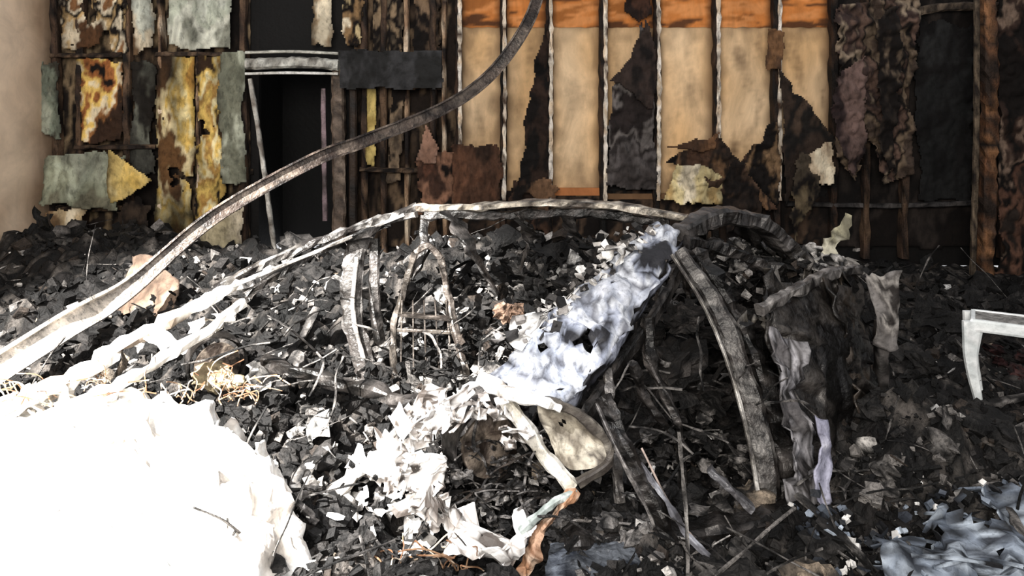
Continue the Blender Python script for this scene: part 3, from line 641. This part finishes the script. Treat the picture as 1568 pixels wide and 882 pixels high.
patch(m,[[(.14,3.0,.10),(.4,3.05,.12),(.62,3.0,.08)],[(.12,2.8,.10),(.4,2.8,.12),(.6,2.8,.10)],[(.1,2.5,.10),(.4,2.5,.10),(.7,2.6,.10)]],[C(76,80,90),C(116,122,132),C(46,50,58),C(96,100,106)],10,10,.015,9,5)
m.obj('scorched_floor_mat',M_MET,deb,False,.006)
m=M()
beam(m,[(-.78,3.30,Hz(-.78,3.3,.06)),(-.5,3.5,Hz(-.5,3.5,.12))],.09,.02,[C(190,184,176),C(130,124,118)],8,.25)
for k in range(60):
    x=U(-.9,-.3);y=U(3.0,3.6); scrap(m,(x,y,Hz(x,y,.06)),U(.02,.06),[WH,LA,GR])
m.obj('fallen_board',M_PALE,deb)
m=M()
patch(m,[[(-3.0,6.0,Hz(-3,6,.0)),(-2.8,5.8,Hz(-2.8,5.8,.05)),(-2.5,5.6,Hz(-2.5,5.6))],[(-3.0,6.2,.55),(-2.75,6.1,.52),(-2.5,5.9,.35)]],[C(110,92,80),C(84,70,60),C(130,112,98)],8,8,.04,9,5)
m.obj('scorched_cardboard',M_INS,deb,True,.015)
m=M()
beam(m,[(2.15,5.4,.55),(2.2,5.4,.72),(2.32,5.4,1.0)],[.07,.11,.07],.03,[C(196,190,160),C(120,116,100),C(205,200,180)],10,.6,(0,1,0))
beam(m,[(2.2,5.45,Hz(2.2,5.45,-.02)),(2.18,5.4,.6)],.05,.05,DS,6)
m.obj('melted_lamp_stand',M_INS,deb)
m=M()
for k in range(30):
    x=U(3.1,3.9);y=U(4.8,5.3); lump(m,(x,y,Hz(x,y,U(0,.16))),U(.04,.09),[C(54,30,30),CH,C(74,44,42),DG])
m.obj('burned_clutter_heap',M_RUB,deb)

# white side table, turned a little
t=empty('side_table'); m=M()
TW=[C(236,240,240),C(214,220,220),C(240,242,242)]
A=Vector((2.60,4.42,0)); e1=Vector((.86,-.51,0)); e2=Vector((.51,.86,0)); L1,L2=.75,.24; zt=.55
cs=[A,A+e1*L1,A+e1*L1+e2*L2,A+e2*L2]
Z=lambda v,z: (v.x,v.y,z)
for a,b in zip(cs,cs[1:]+cs[:1]): beam(m,[Z(a,zt-.03),Z(b,zt-.03)],.03,.07,TW,6,.02)
m.obj('top_frame',M_WHT,t)
m=M()
i_=.012
q=[cs[0]+(e1+e2)*i_,cs[1]+(e2-e1)*i_,cs[2]-(e1+e2)*i_,cs[3]+(e1-e2)*i_]
m.add([Z(v,zt-.02) for v in q]+[Z(v,zt-.003) for v in q],[(3,2,1,0),(4,5,6,7),(0,1,5,4),(1,2,6,5),(2,3,7,6),(3,0,4,7)],C(150,148,144)); m.obj('top',M_RUB,t)
m=M(); cc=sum(cs,Vector())/4
for c in cs:
    o=(c-cc).normalized(); zb=H(c.x+o.x*.02,c.y+o.y*.02)
    beam(m,[Z(c,zt-.01),Z(c+o*.01,(zt+zb)/2),Z(c-o*.03,zb)],[.12,.07,.04],.035,TW,6,.02,(0,1,0))
m.obj('legs',M_WHT,t)

# ------------------------------------------------ camera & light
cam=bpy.data.cameras.new('camera'); co=bpy.data.objects.new('camera',cam); bpy.context.collection.objects.link(co)
co.location=(0,0,1.8); co.rotation_euler=(math.radians(90),0,0)
cam.sensor_width=36; cam.lens=27.55; cam.shift_y=-.1856; bpy.context.scene.camera=co
w=bpy.data.worlds.new('sky'); bpy.context.scene.world=w; w.use_nodes=True
bg=w.node_tree.nodes['Background']; bg.inputs[0].default_value=(.97,.97,1,1); bg.inputs[1].default_value=.68
def aim(o,t): o.rotation_euler=(Vector(t)-o.location).to_track_quat('-Z','Y').to_euler()
def light(name,typ,loc,tgt,e,col=(1,1,1),**k):
    l=bpy.data.lights.new(name,typ); l.energy=e; l.color=col
    for a,b in k.items(): setattr(l,a,b)
    o=bpy.data.objects.new(name,l); bpy.context.collection.objects.link(o); o.location=loc; aim(o,tgt); return o
light('garage_opening_daylight','AREA',(-1,-2.5,3.5),(0,8,1.4),560,(1,.94,.86),shape='RECTANGLE',size=4,size_y=2.5)
light('sun_shaft','SPOT',(-4.4,-1.5,6.5),(-2.45,3.9,.3),34000,(1,.97,.92),spot_size=math.radians(33),spot_blend=.3,shadow_soft_size=.05)
light('pillar_fill_spot','SPOT',(-2.5,-1,6.5),(-.2,3.1,.42),3200,(.98,.98,1),spot_size=math.radians(13),spot_blend=.8,shadow_soft_size=.05)  # extra spot added to brighten the pillar and near fender
bpy.context.scene.view_settings.view_transform='Standard'
